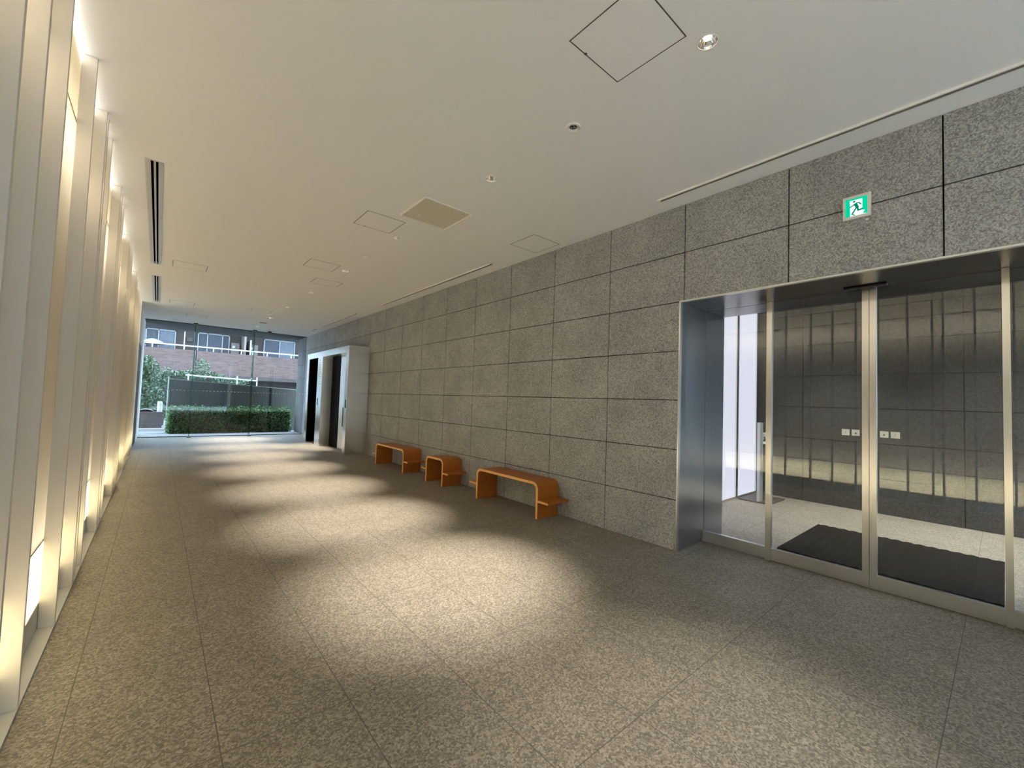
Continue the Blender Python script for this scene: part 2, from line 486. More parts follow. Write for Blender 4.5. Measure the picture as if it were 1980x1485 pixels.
# plain end of the same wall with a dark doorway, up to the glass
mb = MB()
mb.box(XL - 0.12, XL, YL1, 13.06, 0, ZC)
mb.box(XL - 0.12, XL, 13.06, 14.80, 2.53, ZC)
mb.box(XL - 0.12, XL, 14.80, YG + 0.9, 0, ZC)
struct(mb.build('wall_left_end', M['white']))
struct(MB().box(XL - 0.06, XL - 0.012, 13.06, 14.80, 0, 2.53).build('door_3', M['black']))

FINS = [-6.4, -5.6, -5.2, -4.4, -3.9, -3.5, -2.7, -2.2, -1.75, -1.0, -0.55, -0.1, 0.28, 0.62, 0.74, 1.03, 1.40, 1.70,
        2.037, 2.370, 2.783, 3.635, 4.285, 4.408, 4.725, 5.787, 6.010, 6.330, 7.552, 7.82, 8.135, 8.44, 9.815, 10.10, 10.53, 11.14, 11.82, 12.40, 12.72]
vis = [y for y in FINS if y > 1.9]
ORD = ['first', 'second', 'third', 'fourth', 'fifth', 'sixth', 'seventh', 'eighth', 'ninth', 'tenth', 'eleventh', 'twelfth', 'thirteenth', 'fourteenth',
       'fifteenth', 'sixteenth', 'seventeenth', 'eighteenth', 'nineteenth', 'twentieth', 'twenty-first', 'twenty-second', 'twenty-third']
fin0 = MB().box(XP + 0.0012, XL, 0, 0.026, 0.0105, ZC - 0.002).build('wall_fin', M['fin'], at=(XL, 0, 0.0105), bevel=0.0015)
for k, y in enumerate(FINS):
    f = fin0 if k == 0 else fin0.copy()
    if k: COL.objects.link(f)
    f.location = (XL, y, 0.0105)
    if y > 1.9:
        tag(f, '%s white vertical fin from the near left edge on the glowing wall' % ORD[vis.index(y)], 'fin', 'white fins along the luminous wall')
    else:
        tag(f, 'white vertical fin of the glowing wall beside or behind the viewpoint', 'fin', 'white fins nearer than the picture edge')

# ------------------------------------------------------------------ the setting: glass end wall and what frames it
win = root('window_1', (0, YG, 0))
XG = [XL + 0.005, 0.775, 2.325, XR - 0.005]
for k in range(3):
    MB().box(XG[k] + 0.004, XG[k + 1] - 0.004, YG - 0.006, YG + 0.006, 0.02, ZC - 0.02).build('pane', M['glass'], win)
for x in XG[1:3]:
    MB().box(x - 0.009, x + 0.009, YG - 0.27, YG - 0.008, 0.02, ZC - 0.02).build('glass_fin', M['glass_fin'], win)
    MB().box(x - 0.05, x + 0.05, YG - 0.30, YG - 0.01, 0.0, 0.02).box(x - 0.05, x + 0.05, YG - 0.30, YG - 0.01, ZC - 0.03, ZC - 0.002).build('fin_clamp', M['black'], win)
MB().box(XL, XR, YG - 0.02, YG + 0.02, 0.0, 0.02).build('bottom_channel', M['black'], win)
MB().box(XL, XR, YG - 0.02, YG + 0.02, ZC - 0.02, ZC).build('top_channel', M['black'], win)
mb = MB()
y = XL + 0.06
while y < XR - 0.05:
    mb.box(y, y + 0.05, YG - 0.0085, YG - 0.0065, 1.405, 1.420); y += 0.092
mb.build('safety_marking', M['sticker'], win)
# glazed end behind the viewpoint, an added dark wall beyond it
win2 = root('window_2', (1.8, YB, 0))
MB().box(XL, XR, YB - 0.056, YB - 0.044, 0.02, ZC - 0.02).build('pane', M['glass'], win2)
MB().box(XL, XR, YB - 0.08, YB - 0.02, 2.5, 2.55).box(0.71, 0.75, YB - 0.08, YB - 0.02, 0, ZC).box(2.3, 2.34, YB - 0.08, YB - 0.02, 0, ZC).build('frame', M['steel'], win2)

struct(MB().box(-12, 16, -15.2, -15, -0.2, 7).build('wall_added_blocker', simple('added blocker', (0.08, 0.08, 0.08), 0.9)))  # unseen wall, added to mute the sky reflected in the far glass
# unseen glazed side added behind the viewpoint to bring in daylight
win_added = root('window_6', (XR, -4.3, 0))
MB().box(XR + 0.60, XR + 0.61, YB, -3.41, 0.03, ZC - 0.02).build('pane', M['glass'], win_added)
MB().box(XR + 0.58, XR + 0.63, YB, -3.41, 2.5, 2.56).build('mullion', M['steel'], win_added)
MB().box(XR, XR + 0.65, -3.40, -3.352, 0, ZC).box(XR + 0.021, XR + 0.65, YB, -3.41, ZC, ZC + 0.1).box(XR + 0.001, XR + 0.65, YB - 0.05, YB, 0, ZC).build('reveal', M['white'], win_added)

# ------------------------------------------------------------------ the setting: recessed entrance with sliding glass doors
trim = MB()
trim.box(XR - 0.008, XR + 0.03, DY1, DY1 + 0.013, 0, DZ + 0.013)
trim.box(XR - 0.008, XR + 0.03, DY0 - 0.013, DY0, 0, DZ + 0.013)
trim.box(XR - 0.008, XR + 0.03, DY0, DY1, DZ, DZ + 0.013)
struct(trim.build('trim_1', M['steel_soft']))
jam = root('wall_door_recess', (XD, 0.7, 0))
mb = MB()
for ya, yb in ((DY1, DY1 + 0.02), (DY0 - 0.02, DY0)):
    mb.box(XR + 0.03, XD - 0.025, ya, yb, 0, DZ)
    mb.box(XD + 0.025, 4.965, ya, yb, 0, DZ)
    mb.box(XD - 0.02, XD + 0.02, ya + 0.004, yb, 0, DZ)
mb.build('jamb_lining', M['steel_jamb'], jam)
MB().box(XR + 0.03, XD + 0.03, DY0, DY1, DZ + 0.001, DZ + 0.02).box(XD + 0.045, 4.965, DY0, DY1, DZ + 0.001, DZ + 0.02).build('soffit_lining', brushed('dark soffit steel', (0.17, 0.155, 0.14), 0.22, 1), jam)
MB().box(XD + 0.03, XD + 0.045, DY0, DY1, DZ + 0.006, DZ + 0.02).build('door_track', M['black'], jam)
MB().box(XR + 0.06, 4.965, DY1 + 0.02, DY1 + 0.05, 0, ZC).box(XR + 0.06, 4.965, DY0 - 0.05, DY0 - 0.02, 0, ZC).box(XR + 0.10, 4.965, DY0 - 0.05, DY1 + 0.05, DZ + 0.02, DZ + 0.06).box(4.93, 4.965, DY0, DY1, DZ + 0.02, ZC + 0.02).build('wall_core', M['joint'], jam)

def side_light(n, ya, yb):
    w = root('window_%d' % n, (XD, ya, 0))
    MB().box(XD - 0.006, XD + 0.006, ya + 0.002, yb - 0.002, 0.12, DZ - 0.002).build('pane', M['glass_door'], w)
    MB().box(XD - 0.022, XD + 0.022, ya, yb, 0.012, 0.118).build('bottom_rail', M['steel_soft'], w)
    return w
s3 = side_light(3, 1.495, DY1 - 0.005)
MB().box(XD - 0.022, XD + 0.022, 1.448, 1.495, 0.0, DZ - 0.001).build('post', M['steel_soft'], s3)
s4 = side_light(4, DY0 + 0.005, -0.026)
MB().box(XD - 0.022, XD + 0.022, -0.026, 0.012, 0.0, DZ - 0.001).build('post', M['steel_soft'], s4)

def sliding_door(n, ya, yb, meet, st):
    """ya..yb extent along the wall; meet = True if the meeting stile is at ya"""
    X0 = XD + 0.045 - 0.03
    d = root('door_%d' % n, (XD, ya, 0))
    MB().box(XD - 0.005, XD + 0.005, ya + 0.002, yb - 0.002, 0.115, DZ - 0.004).build('pane', M['glass_door'], d)
    MB().box(XD - 0.02, XD + 0.02, ya + (0.044 if meet else 0), yb - (0 if meet else 0.044), 0.006, 0.113).build('bottom_rail', M['steel_soft'], d)
    a, b = (ya, ya + 0.044) if meet else (yb - 0.044, yb)
    MB().box(XD - 0.02, XD + 0.02, a, b, 0.004, DZ - 0.004).build('stile', M['steel_soft'], d)
    for (p, q, kind) in st:
        s = MB().box(XD - 0.0068, XD - 0.0052, p, q, 1.225, 1.277).build('sticker', M['sticker'], d)
        c = (p + q) / 2; z = 1.247; g = MB()
        if kind == 'l': g.prism([(c + 0.007, z), (c - 0.005, z + 0.008), (c - 0.005, z - 0.008)], 0, XD - 0.0076, XD - 0.0069)
        elif kind == 'r': g.prism([(c - 0.007, z), (c + 0.005, z + 0.008), (c + 0.005, z - 0.008)], 0, XD - 0.0076, XD - 0.0069)
        else: g.box(XD - 0.0076, XD - 0.0069, c - 0.0015, c + 0.0015, z - 0.006, z + 0.012)
        g.build('printed_mark', M['ink'] if kind in 'lr' else M['ink_light'], s)
    return d
sliding_door(1, 0.731, 1.447, True, [(0.859, 0.912, 'i'), (0.792, 0.845, 'l')])
sliding_door(2, 0.013, 0.727, False, [(0.611, 0.664, 'r'), (0.543, 0.598, 'i')])

sn = thing('door_sensor', 'black twin-bar motion sensor under the lintel above the sliding doors', 'sensor', (4.46, 0.745, DZ))
MB().box(4.40, 4.455, 0.607, 0.885, DZ - 0.014, DZ - 0.0005).build('housing', M['black'], sn, bevel=0.003)
for y in (0.70, 0.79): MB().lathe(4.427, y, [(0.006, DZ - 0.0145), (0.004, DZ - 0.018)], 10, cap1=True).build('lens', M['black_gloss'], sn)

# ------------------------------------------------------------------ vestibule beyond the doors
mb = MB()
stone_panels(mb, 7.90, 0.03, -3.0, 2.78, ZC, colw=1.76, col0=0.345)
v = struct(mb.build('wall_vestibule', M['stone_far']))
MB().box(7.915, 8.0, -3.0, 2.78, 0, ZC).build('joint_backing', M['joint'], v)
wv = root('wall_vestibule_end', (6.4, 2.8, 0))
MB().box(4.965, 7.04, 2.79, 2.80, 0.03, ZC).box(7.12, 7.86, 2.79, 2.80, 0.03, ZC).build('luminous_panel', M['luminous'], wv)
MB().box(7.04, 7.12, 2.77, 2.80, 0.0, ZC).box(7.86, 7.90, 2.77, 2.80, 0, ZC).box(4.965, 7.04, 2.78, 2.80, 0, 0.03).box(7.12, 7.86, 2.78, 2.80, 0, 0.03).build('frame', M['steel'], wv)
MB().box(4.0, 8.0, 2.81, 2.9, 0, ZC + 0.05).build('backing', M['joint'], wv)
struct(MB().box(4.965, 8.0, -3.0, 2.9, ZC, ZC + 0.05).build('ceiling_vestibule', M['ceiling']))
win5 = root('window_5', (6.4, -3.0, 0))
MB().box(4.965, 7.9, -3.006, -2.994, 0.02, ZC - 0.01).build('pane', M['glass'], win5)
MB().box(4.965, 7.9, -3.03, -2.97, 2.47, 2.53).box(6.40, 6.46, -3.03, -2.97, 0, 2.47).build('mullion', M['steel'], win5)
struct(MB().box(4.0, 30, -45, -3.03, -0.2, -0.03).build('ground_entrance', M['paving_bounce']))
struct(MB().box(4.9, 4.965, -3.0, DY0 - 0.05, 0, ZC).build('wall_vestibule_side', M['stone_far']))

mt = MB()                                                     # ribbed mat: ridges run across the walking line
ny = 150; pts = []
for j in range(ny + 1):
    y = 0.02 + 1.51 * j / ny
    pts.append((y, 0.013 + 0.0035 * math.sin(j / ny * 2 * PI * 16)))
mt.prism([(1.53, 0.001)] + [(0.02, 0.001)] + pts, 0, 4.925, 6.39)
tag(mt.build('door_mat', M['mat'], at=(5.65, 0.77, 0)), 'black ribbed entrance mat on the floor behind the sliding glass doors', 'mat')

sg = thing('sign_stand', 'silver framed floor sign stand with dark board by the backlit white wall', 'sign', (7.35, 2.45, 0))
MB().box(7.03, 7.67, 2.28, 2.72, 0.0005, 0.022).build('base_plate', M['sign_base'], sg, bevel=0.004)
MB().box(7.045, 7.092, 2.43, 2.47, 0.022, 1.218).box(7.097, 7.155, 2.425, 2.475, 0.022, 1.218).build('post', M['alu'], sg)
bd = MB().box(7.157, 7.62, 2.435, 2.465, 0.022, 1.215).build('board', M['signboard'], sg)
text('PU', 0.16, 'lettering', M['sticker'], bd, Matrix.Translation((7.180, 2.4335, 0.955)) @ Matrix.Rotation(PI / 2, 4, 'X'))
MB().box(7.185, 7.345, 2.4325, 2.4345, 0.885, 0.925).build('white_bar', M['sticker'], bd)

vl = thing('vestibule_downlight', 'recessed ceiling light of the entrance vestibule', 'light', (6.4, 1.4, ZC))
MB().lathe(6.4, 1.4, [(0.05, ZC - 0.001), (0.07, ZC - 0.004), (0.07, ZC - 0.0005)], 20).build('trim_ring', M['plastic'], vl)
for k, yy in enumerate((1.6, 0.2, -1.2)):
    add_light('vestibule_spot', 'SPOT', (6.9, yy, ZC - 0.02), vl, 125, WARM, spot_size=math.radians(75), spot_blend=0.7, shadow_soft_size=0.05)

# ------------------------------------------------------------------ exit sign
ex = thing('exit_sign', 'small green and white running-figure exit sign on the stone wall', 'sign', (XR, 0.713, 2.97))
EY0, EY1, EZ0, EZ1 = 0.630, 0.796, 2.883, 3.060               # picture left = larger y
XF = XR - 0.022
MB().box(XF, XR - 0.0005, EY0, EY1, EZ0, EZ1).build('frame', M['sign_frame'], ex, bevel=0.002)
fy0, fy1, fz0, fz1 = EY1 - 0.016, EY0 + 0.020, EZ1 - 0.022, EZ0 + 0.020   # left, right, top, bottom of the lit face
def fu(u, v): return (fy0 + (fy1 - fy0) * u, fz0 + (fz1 - fz0) * v)
def fpoly(pts): return [fu(*p) for p in pts]
MB().prism(fpoly([(0, 0), (1, 0), (1, 1), (0, 1)]), 0, XF - 0.0012, XF - 0.0002).build('green_face', M['sign_green'], ex)
MB().prism(fpoly([(0.21, 0.11), (0.78, 0.11), (0.78, 0.76), (0.90, 0.80), (0.84, 0.87), (0.80, 0.96), (0.98, 1.0), (0.23, 1.0)]), 0, XF - 0.0022, XF - 0.0014).build('white_doorway', M['sign_white'], ex)
fg = MB()
def stroke(pts, w):
    for (a, b) in zip(pts[:-1], pts[1:]):
        d = Vector((b[0] - a[0], b[1] - a[1])); L_ = d.length; d /= L_; nn = Vector((-d.y, d.x)) * w / 2
        a2 = Vector(a) - d * w * 0.25; b2 = Vector(b) + d * w * 0.25
        fg.prism(fpoly([tuple(a2 + nn), tuple(b2 + nn), tuple(b2 - nn), tuple(a2 - nn)]), 0, XF - 0.0032, XF - 0.0024)
fg.prism(fpoly([(0.41 + 0.06 * math.cos(t * PI / 7), 0.20 + 0.055 * math.sin(t * PI / 7)) for t in range(14)]), 0, XF - 0.0032, XF - 0.0024)
stroke([(0.47, 0.34), (0.52, 0.46), (0.56, 0.56)], 0.15)
stroke([(0.48, 0.33), (0.36, 0.41), (0.22, 0.47)], 0.06)
stroke([(0.50, 0.31), (0.62, 0.30), (0.72, 0.42)], 0.06)
stroke([(0.52, 0.55), (0.43, 0.70), (0.32, 0.88)], 0.075)
stroke([(0.32, 0.90), (0.44, 0.975)], 0.05)
stroke([(0.57, 0.55), (0.59, 0.73), (0.79, 0.70)], 0.085)
fg.build('running_figure', M['sign_fig'], ex)
tag(MB().box(XR - 0.006, XR - 0.0003, 0.648, 0.662, 2.856, 2.866).build('wall_button', M['plastic'], at=(XR, 0.655, 2.861)), 'tiny pale button on the stone just below the exit sign', 'button')

# ------------------------------------------------------------------ benches
def arc(cx, cz, r, a0, a1, n=8):
    return [(cx + r * math.cos(a0 + (a1 - a0) * k / n), cz + r * math.sin(a0 + (a1 - a0) * k / n)) for k in range(n + 1)]
def bench(name, label, cat, ya, yb, shelf, x0=3.575, x1=3.935, h=0.440, t=0.032, r=0.095, group=None):
    b = thing(name, label, cat, ((x0 + x1) / 2, (ya + yb) / 2, 0), group)
    e = 0.004
    def ring(yA, yB, H, R_):
        return [(yA, 0.0005)] + arc(yA + R_, H - R_, R_, PI, PI / 2) + arc(yB - R_, H - R_, R_, PI / 2, 0) + [(yB, 0.0005)]
    outer = ring(ya, yb, h, r); inner = ring(ya + t, yb - t, h - t, r - t)
    def shell(xa, xb, nm, mat):
        mb = MB(); n = len(outer)
        vs = []
        for x in (xa, xb):
            vs += [(x, p[0], p[1]) for p in outer] + [(x, p[0], p[1]) for p in inner]
        fs = []
        for i in range(n - 1):
            fs.append((i, i + 1, n + i + 1, n + i))                            # front edge
            fs.append((2 * n + i, 2 * n + i + 1, 3 * n + i + 1, 3 * n + i))    # back edge
            fs.append((i, i + 1, 2 * n + i + 1, 2 * n + i))                    # outside
            fs.append((n + i, n + i + 1, 3 * n + i + 1, 3 * n + i))            # inside
        fs.append((0, n, 3 * n, 2 * n)); fs.append((n - 1, 2 * n - 1, 4 * n - 1, 3 * n - 1))
        mb.add(vs, fs)
        o = mb.build(nm, mat, b)
        return o
    shell(x0 + e, x1, 'bent_seat', M['wood'])
    o = shell(x0, x0 + e - 0.0002, 'front_edge', M['wood_edge']); o['label'] = 'lighter cut edge of the bent plywood'
    for s in (-1, 1):
        y0 = ya if s < 0 else yb
        y1 = y0 + s * shelf
        sh = MB().box(x0 + e, x1, y0 + s * 0.0005, y1, 0.200, 0.226).build('side_shelf', M['wood'], b, bevel=0.002)
        MB().box(x0, x0 + e - 0.0002, y0 + s * 0.0005, y1, 0.200, 0.226).build('shelf_edge', M['wood_edge'], sh)
    return b
bench('bench', 'long orange-brown bent plywood bench nearest the glass doors', 'bench', 3.677, 4.955, 0.175, group='bent plywood seats along the stone wall')
bench('stool', 'short bent plywood stool standing between the two long benches', 'stool', 5.892, 6.452, 0.16, group='bent plywood seats along the stone wall')
bench('bench', 'long orange-brown bent plywood bench nearest the lift portal', 'bench', 7.312, 8.615, 0.165, group='bent plywood seats along the stone wall')

# ------------------------------------------------------------------ lift portal
EX0, EXD = 3.46, 3.74
LY = [10.20, 10.395, 12.29, 12.74, 13.655, 13.865]
LZ, LO = 2.635, 2.475
lp = thing('lift_portal', 'brushed steel box portal with two dark lift doors projecting from the wall', 'elevator', ((EX0 + XR) / 2, 12.03, 0))
MB().box(EX0, EX0 + 0.02, LY[0], LY[5], LO, LZ).box(EX0, EX0 + 0.02, LY[0], LY[1], 0, LO).box(EX0, EX0 + 0.02, LY[2], LY[3], 0, LO).box(EX0, EX0 + 0.02, LY[4], LY[5], 0, LO).build('front_frame', M['steel'], lp)
MB().box(EX0 + 0.02, XR - 0.001, LY[0], LY[0] + 0.02, 0, LZ - 0.02).box(EX0 + 0.02, XR - 0.001, LY[5] - 0.02, LY[5], 0, LZ - 0.02).box(EX0 + 0.02, XR - 0.001, LY[0], LY[5], LZ - 0.02, LZ).build('casing', M['steel'], lp)
for a, b in ((LY[1], LY[2]), (LY[3], LY[4])):
    MB().box(EX0 + 0.02, EXD, a - 0.02, a, 0, LO).box(EX0 + 0.02, EXD, b, b + 0.02, 0, LO).box(EX0 + 0.02, EXD, a, b, LO, LO + 0.02).build('reveal', M['steel'] if a < 12 else M['lift_black'], lp)  # far opening's reveal is black: shade of the recess put into its colour
    MB().box(EXD, EXD + 0.03, a, b, 0.0005, LO).build('door_surround', M['steel_soft'], lp)
MB().box(EXD - 0.012, EXD - 0.0005, 11.62, 12.285, 0.001, LO - 0.001).build('lift_door', M['lift_black'], lp)
MB().box(EXD - 0.012, EXD - 0.0005, LY[3] + 0.002, LY[4] - 0.002, 0.001, LO - 0.001).build('lift_door', M['lift_black'], lp)
MB().box(EXD - 0.010, EXD - 0.0005, 11.22, 11.30, 0.60, 1.10).build('dark_slot', M['black'], lp)
bp = [(11.26 + 0.03 * math.cos(2 * PI * k / 16), 0.47 + 0.03 * math.sin(2 * PI * k / 16)) for k in range(16)]
MB().prism(bp, 0, EXD - 0.008, EXD - 0.0005).build('button', M['plastic'], lp)
for y in (12.60, 10.285):
    cp = MB().box(EX0 - 0.006, EX0 - 0.0003, y - 0.035, y + 0.035, 1.12, 1.32).build('call_plate', M['black'], lp)
    MB().box(EX0 - 0.009, EX0 - 0.0062, y - 0.012, y + 0.012, 1.20, 1.225).build('call_button', M['chrome'], cp)
mb = MB()
for k in range(11):
    mb.box(EX0 - 0.0012, EX0 - 0.0003, 12.45, 12.56, 1.72 + k * 0.066, 1.742 + k * 0.066)
mb.build('floor_indicator', M['ink_light'], lp)

# ------------------------------------------------------------------ ceiling fittings
def downlight(x, y, label, lit, power=1.0):
    t = thing('downlight', label, 'light', (x, y, ZC), 'chrome downlights in a row down the ceiling')
    MB().lathe(x, y, [(0.0495, ZC + 0.001), (0.0495, ZC - 0.002), (0.056, ZC - 0.003), (0.0575, ZC - 0.0003)], 32).build('trim_ring', M['plastic'], t, smooth=True)
    prof = [(0.0495 - 0.026 * (k / 7) ** 1.6, ZC + 0.001 + 0.075 * k / 7) for k in range(8)]
    MB().lathe(x, y, prof, 32).build('reflector', M['chrome'], t, smooth=False)
    MB().lathe(x, y, [(0.012, ZC + 0.074), (0.015, ZC + 0.060), (0.013, ZC + 0.048), (0.008, ZC + 0.043), (0.003, ZC + 0.0415)], 20, cap1=True, cap0=True).build('lamp', M['lamp'] if lit else M['lamp_off'], t, smooth=True)
    add_light('spot', 'SPOT', (x, y, ZC + 0.018), t, SPOT_W * power, WARM, rot=(math.radians(-2.0), math.radians(7.0) if x < 3 else 0, 0), spot_size=math.radians(42), spot_blend=1.0, shadow_soft_size=0.045)
names = ['bright chrome downlight beside the large square hatch, nearest of the row', 'chrome downlight between the adjustable spot and the beige grille',
         'chrome downlight touching the corner of the hatch left of the beige grille', 'chrome downlight between the two small hatches, beyond the smoke detector',
         'chrome downlight just beyond the pair of small hatches', 'tiny downlight sixth along the middle row of the ceiling',
         'tiny downlight just before the dark round ceiling speaker', 'tiny downlight nearest the glass end wall, past the round speaker']
for k, y in enumerate(DL): downlight(DLX, y, names[k], True, 0.25 if k == 0 else 1.0)
for y in (-1.0, -3.0, -5.0): downlight(DLX, y, 'chrome downlight in the ceiling behind the viewpoint', True, 0.6)
downlight(3.41, 12.345, 'tiny downlight close to the wall in front of the lift portal', True)
sp = thing('adjustable_spotlight', 'small recessed spotlight with a wide pale ring, second fitting of the ceiling row', 'light', (DLX, 2.053, ZC))
MB().lathe(DLX, 2.053, [(0.029, ZC + 0.002), (0.029, ZC - 0.003), (0.047, ZC - 0.010), (0.053, ZC - 0.009), (0.056, ZC - 0.0003)], 32).build('trim_ring', M['plastic'], sp)
MB().lathe(DLX, 2.053, [(0.029, ZC + 0.001), (0.026, ZC + 0.03), (0.018, ZC + 0.055)], 8, cap1=True).build('reflector', M['chrome'], sp)
MB().lathe(DLX, 2.053, [(0.007, ZC + 0.03), (0.007, ZC + 0.053)], 12, cap0=True).build('lamp', M['black'], sp)

def hatch(label, x0, x1, y0, y1, g=0.007, latch=True):
    t = thing('access_hatch', label, 'hatch', ((x0 + x1) / 2, (y0 + y1) / 2, ZC), 'flush access hatches in the ceiling')
    MB().box(x0, x1, y0, y0 + g, ZC - 0.0010, ZC - 0.0002).box(x0, x1, y1 - g, y1, ZC - 0.0010, ZC - 0.0002).box(x0, x0 + g, y0, y1, ZC - 0.0010, ZC - 0.0002).box(x1 - g, x1, y0, y1, ZC - 0.0010, ZC - 0.0002).build('groove', M['groove'], t)
    MB().box(x0 + g, x1 - g, y0 + g, y1 - g, ZC - 0.0012, ZC - 0.0002).build('panel', M['hatch'], t)
    if latch:
        MB().lathe(x0 + 0.30 * (x1 - x0), y1 - g, [(0.009, ZC - 0.0022), (0.009, ZC - 0.0013)], 12, cap0=True, cap1=True).build('latch', M['groove'], t)
hatch('large square ceiling hatch beside the brightest downlight, nearest of all', 1.667, 2.121, 1.118, 1.575, latch=True)
hatch('square ceiling hatch just left of the beige grille', 1.657, 2.106, 4.515, 4.968)
hatch('square ceiling hatch close to the top of the stone wall', 3.402, 3.855, 3.70, 4.155)
hatch('nearer of the two small hatches beyond the smoke detector', 1.650, 2.095, 6.752, 7.196)
hatch('farther of the two small hatches beyond the smoke detector', 2.012, 2.470, 7.785, 8.19)
hatch('narrow-looking hatch right of the gap between the two slot diffusers', 0.073, 0.523, 8.46, 8.885, latch=False)
hatch('faint hatch right of the far end of the slot diffusers', 0.095, 0.555, 12.26, 12.68)
hatch('faint hatch near the glass end wall on the left of the ceiling', 0.482, 0.930, 14.08, 14.55)
hatch('faint hatch in mid ceiling beyond the sixth downlight', 1.650, 2.07, 11.76, 12.18)

gr = thing('return_air_grille', 'raised square beige grille with a white frame in the ceiling', 'grille', (2.25, 4.07, ZC))
MB().box(1.972, 2.523, 3.80, 4.345, ZC - 0.004, ZC - 0.0003).build('mesh_panel', M['grille'], gr)
fr = MB()
fr.box(1.960, 1.972, 3.785, 4.36, ZC - 0.020, ZC - 0.0003).box(2.523, 2.535, 3.785, 4.36, ZC - 0.020, ZC - 0.0003).box(1.972, 2.523, 3.785, 3.80, ZC - 0.008, ZC - 0.0003).box(1.972, 2.523, 4.345, 4.36, ZC - 0.008, ZC - 0.0003)
fr.build('frame', M['plastic'], gr)
MB().lathe(2.12, 4.22, [(0.012, ZC - 0.004), (0.010, ZC - 0.009)], 12, cap1=True).build('screw_cap', M['plastic'], gr)

def slot_diffuser(label, y0, y1):
    t = thing('slot_diffuser', label, 'vent', (-0.13, (y0 + y1) / 2, ZC), 'twin-slot air diffusers along the left ceiling edge')
    a, b = -0.198, -0.066
    fr = MB()
    fr.box(a, -0.158, y0, y1, ZC - 0.004, ZC - 0.0003).box(-0.104, b, y0, y1, ZC - 0.004, ZC - 0.0003).box(-0.138, -0.122, y0, y1, ZC - 0.003, ZC + 0.01)
    fr.box(a, b, y0 - 0.012, y0, ZC - 0.004, ZC - 0.0003).box(a, b, y1, y1 + 0.012, ZC - 0.004, ZC - 0.0003)
    fr.build('frame', M['alu'], t)
    MB().box(-0.175, -0.085, y0 - 0.01, y1 + 0.01, ZC + 0.03, ZC + 0.08).box(-0.175, -0.165, y0 - 0.01, y1 + 0.01, ZC + 0.001, ZC + 0.03).box(-0.095, -0.085, y0 - 0.01, y1 + 0.01, ZC + 0.001, ZC + 0.03).build('dark_plenum', M['slot_black'], t)
slot_diffuser('longer, nearer black twin-slot diffuser in the ceiling by the fins', 4.91, 8.92)
slot_diffuser('shorter, farther black twin-slot diffuser in the ceiling by the fins', 9.89, 12.81)

def slot(label, x0, x1, y0, y1):
    t = thing('linear_slot', label, 'slot', ((x0 + x1) / 2, (y0 + y1) / 2, ZC), 'recessed linear slots along the stone wall')
    MB().box(x0 - 0.012, x0, y0, y1, ZC - 0.015, ZC + 0.045).box(x1, x1 + 0.004, y0, y1, ZC - 0.002, ZC + 0.045).box(x0 - 0.004, x1 + 0.004, y0 - 0.004, y0, ZC - 0.002, ZC + 0.045).box(x0 - 0.004, x1 + 0.004, y1, y1 + 0.004, ZC - 0.002, ZC + 0.045).build('edge_frame', M['plastic'], t)
    MB().box(x0, x1, y0, y1, ZC + 0.035, ZC + 0.045).box(x1 - 0.002, x1 - 0.0005, y0, y1, ZC + 0.001, ZC + 0.035).build('back_strip', M['slot_grey'], t)
slot('long recessed ceiling slot above the glass doors, nearest of the slots', 3.690, 3.745, -3.0, 2.215)
slot('recessed ceiling slot above the benches', 3.690, 3.745, 4.962, 9.0)
slot('recessed ceiling slot above the lift portal', 3.640, 3.695, 10.41, 13.35)
slot('very short recessed ceiling slot by the glass end wall', 3.640, 3.695, 13.88, 14.5)

sd = thing('smoke_detector', 'round white smoke detector on the ceiling between hatches and downlights', 'detector', (2.236, 6.05, ZC))
MB().lathe(2.236, 6.05, [(0.055, ZC - 0.0003), (0.055, ZC - 0.012), (0.048, ZC - 0.018)], 28, cap1=True).build('base', M['plastic'], sd)
MB().lathe(2.236, 6.05, [(0.040, ZC - 0.018), (0.036, ZC - 0.032), (0.020, ZC - 0.040)], 28, cap1=True).build('sensing_head', M['plastic'], sd, smooth=True)
spk = thing('ceiling_speaker', 'flat dark round speaker in the ceiling near the glass end wall', 'speaker', (2.24, 14.0, ZC))
MB().lathe(2.24, 14.0, [(0.10, ZC - 0.0003), (0.098, ZC - 0.006)], 28, cap1=True).build('grille', simple('speaker grille', (0.30, 0.28, 0.24), 0.8), spk)
MB().lathe(2.24, 14.0, [(0.100, ZC - 0.0003), (0.100, ZC - 0.008), (0.108, ZC - 0.004), (0.108, ZC - 0.0003)], 28).build('rim', M['plastic'], spk)
cm = thing('dome_camera', 'white dome camera with dark lens bubble under the ceiling by the glass', 'camera', (2.66, 15.4, ZC))
MB().lathe(2.66, 15.4, [(0.075, ZC - 0.0003), (0.075, ZC - 0.045), (0.062, ZC - 0.058)], 28, cap1=True).build('housing', M['plastic'], cm)
MB().lathe(2.66, 15.4, [(0.055 * math.cos(a * PI / 12), ZC - 0.058 - 0.05 * math.sin(a * PI / 12)) for a in range(7)], 24).build('lens_bubble', M['black_gloss'], cm, smooth=True)
d2 = thing('heat_detector', 'small white detector disc right of the dome camera', 'detector', (2.93, 15.35, ZC))
MB().lathe(2.93, 15.35, [(0.055, ZC - 0.0003), (0.055, ZC - 0.02), (0.03, ZC - 0.045)], 24, cap1=True).build('body', M['plastic'], d2)

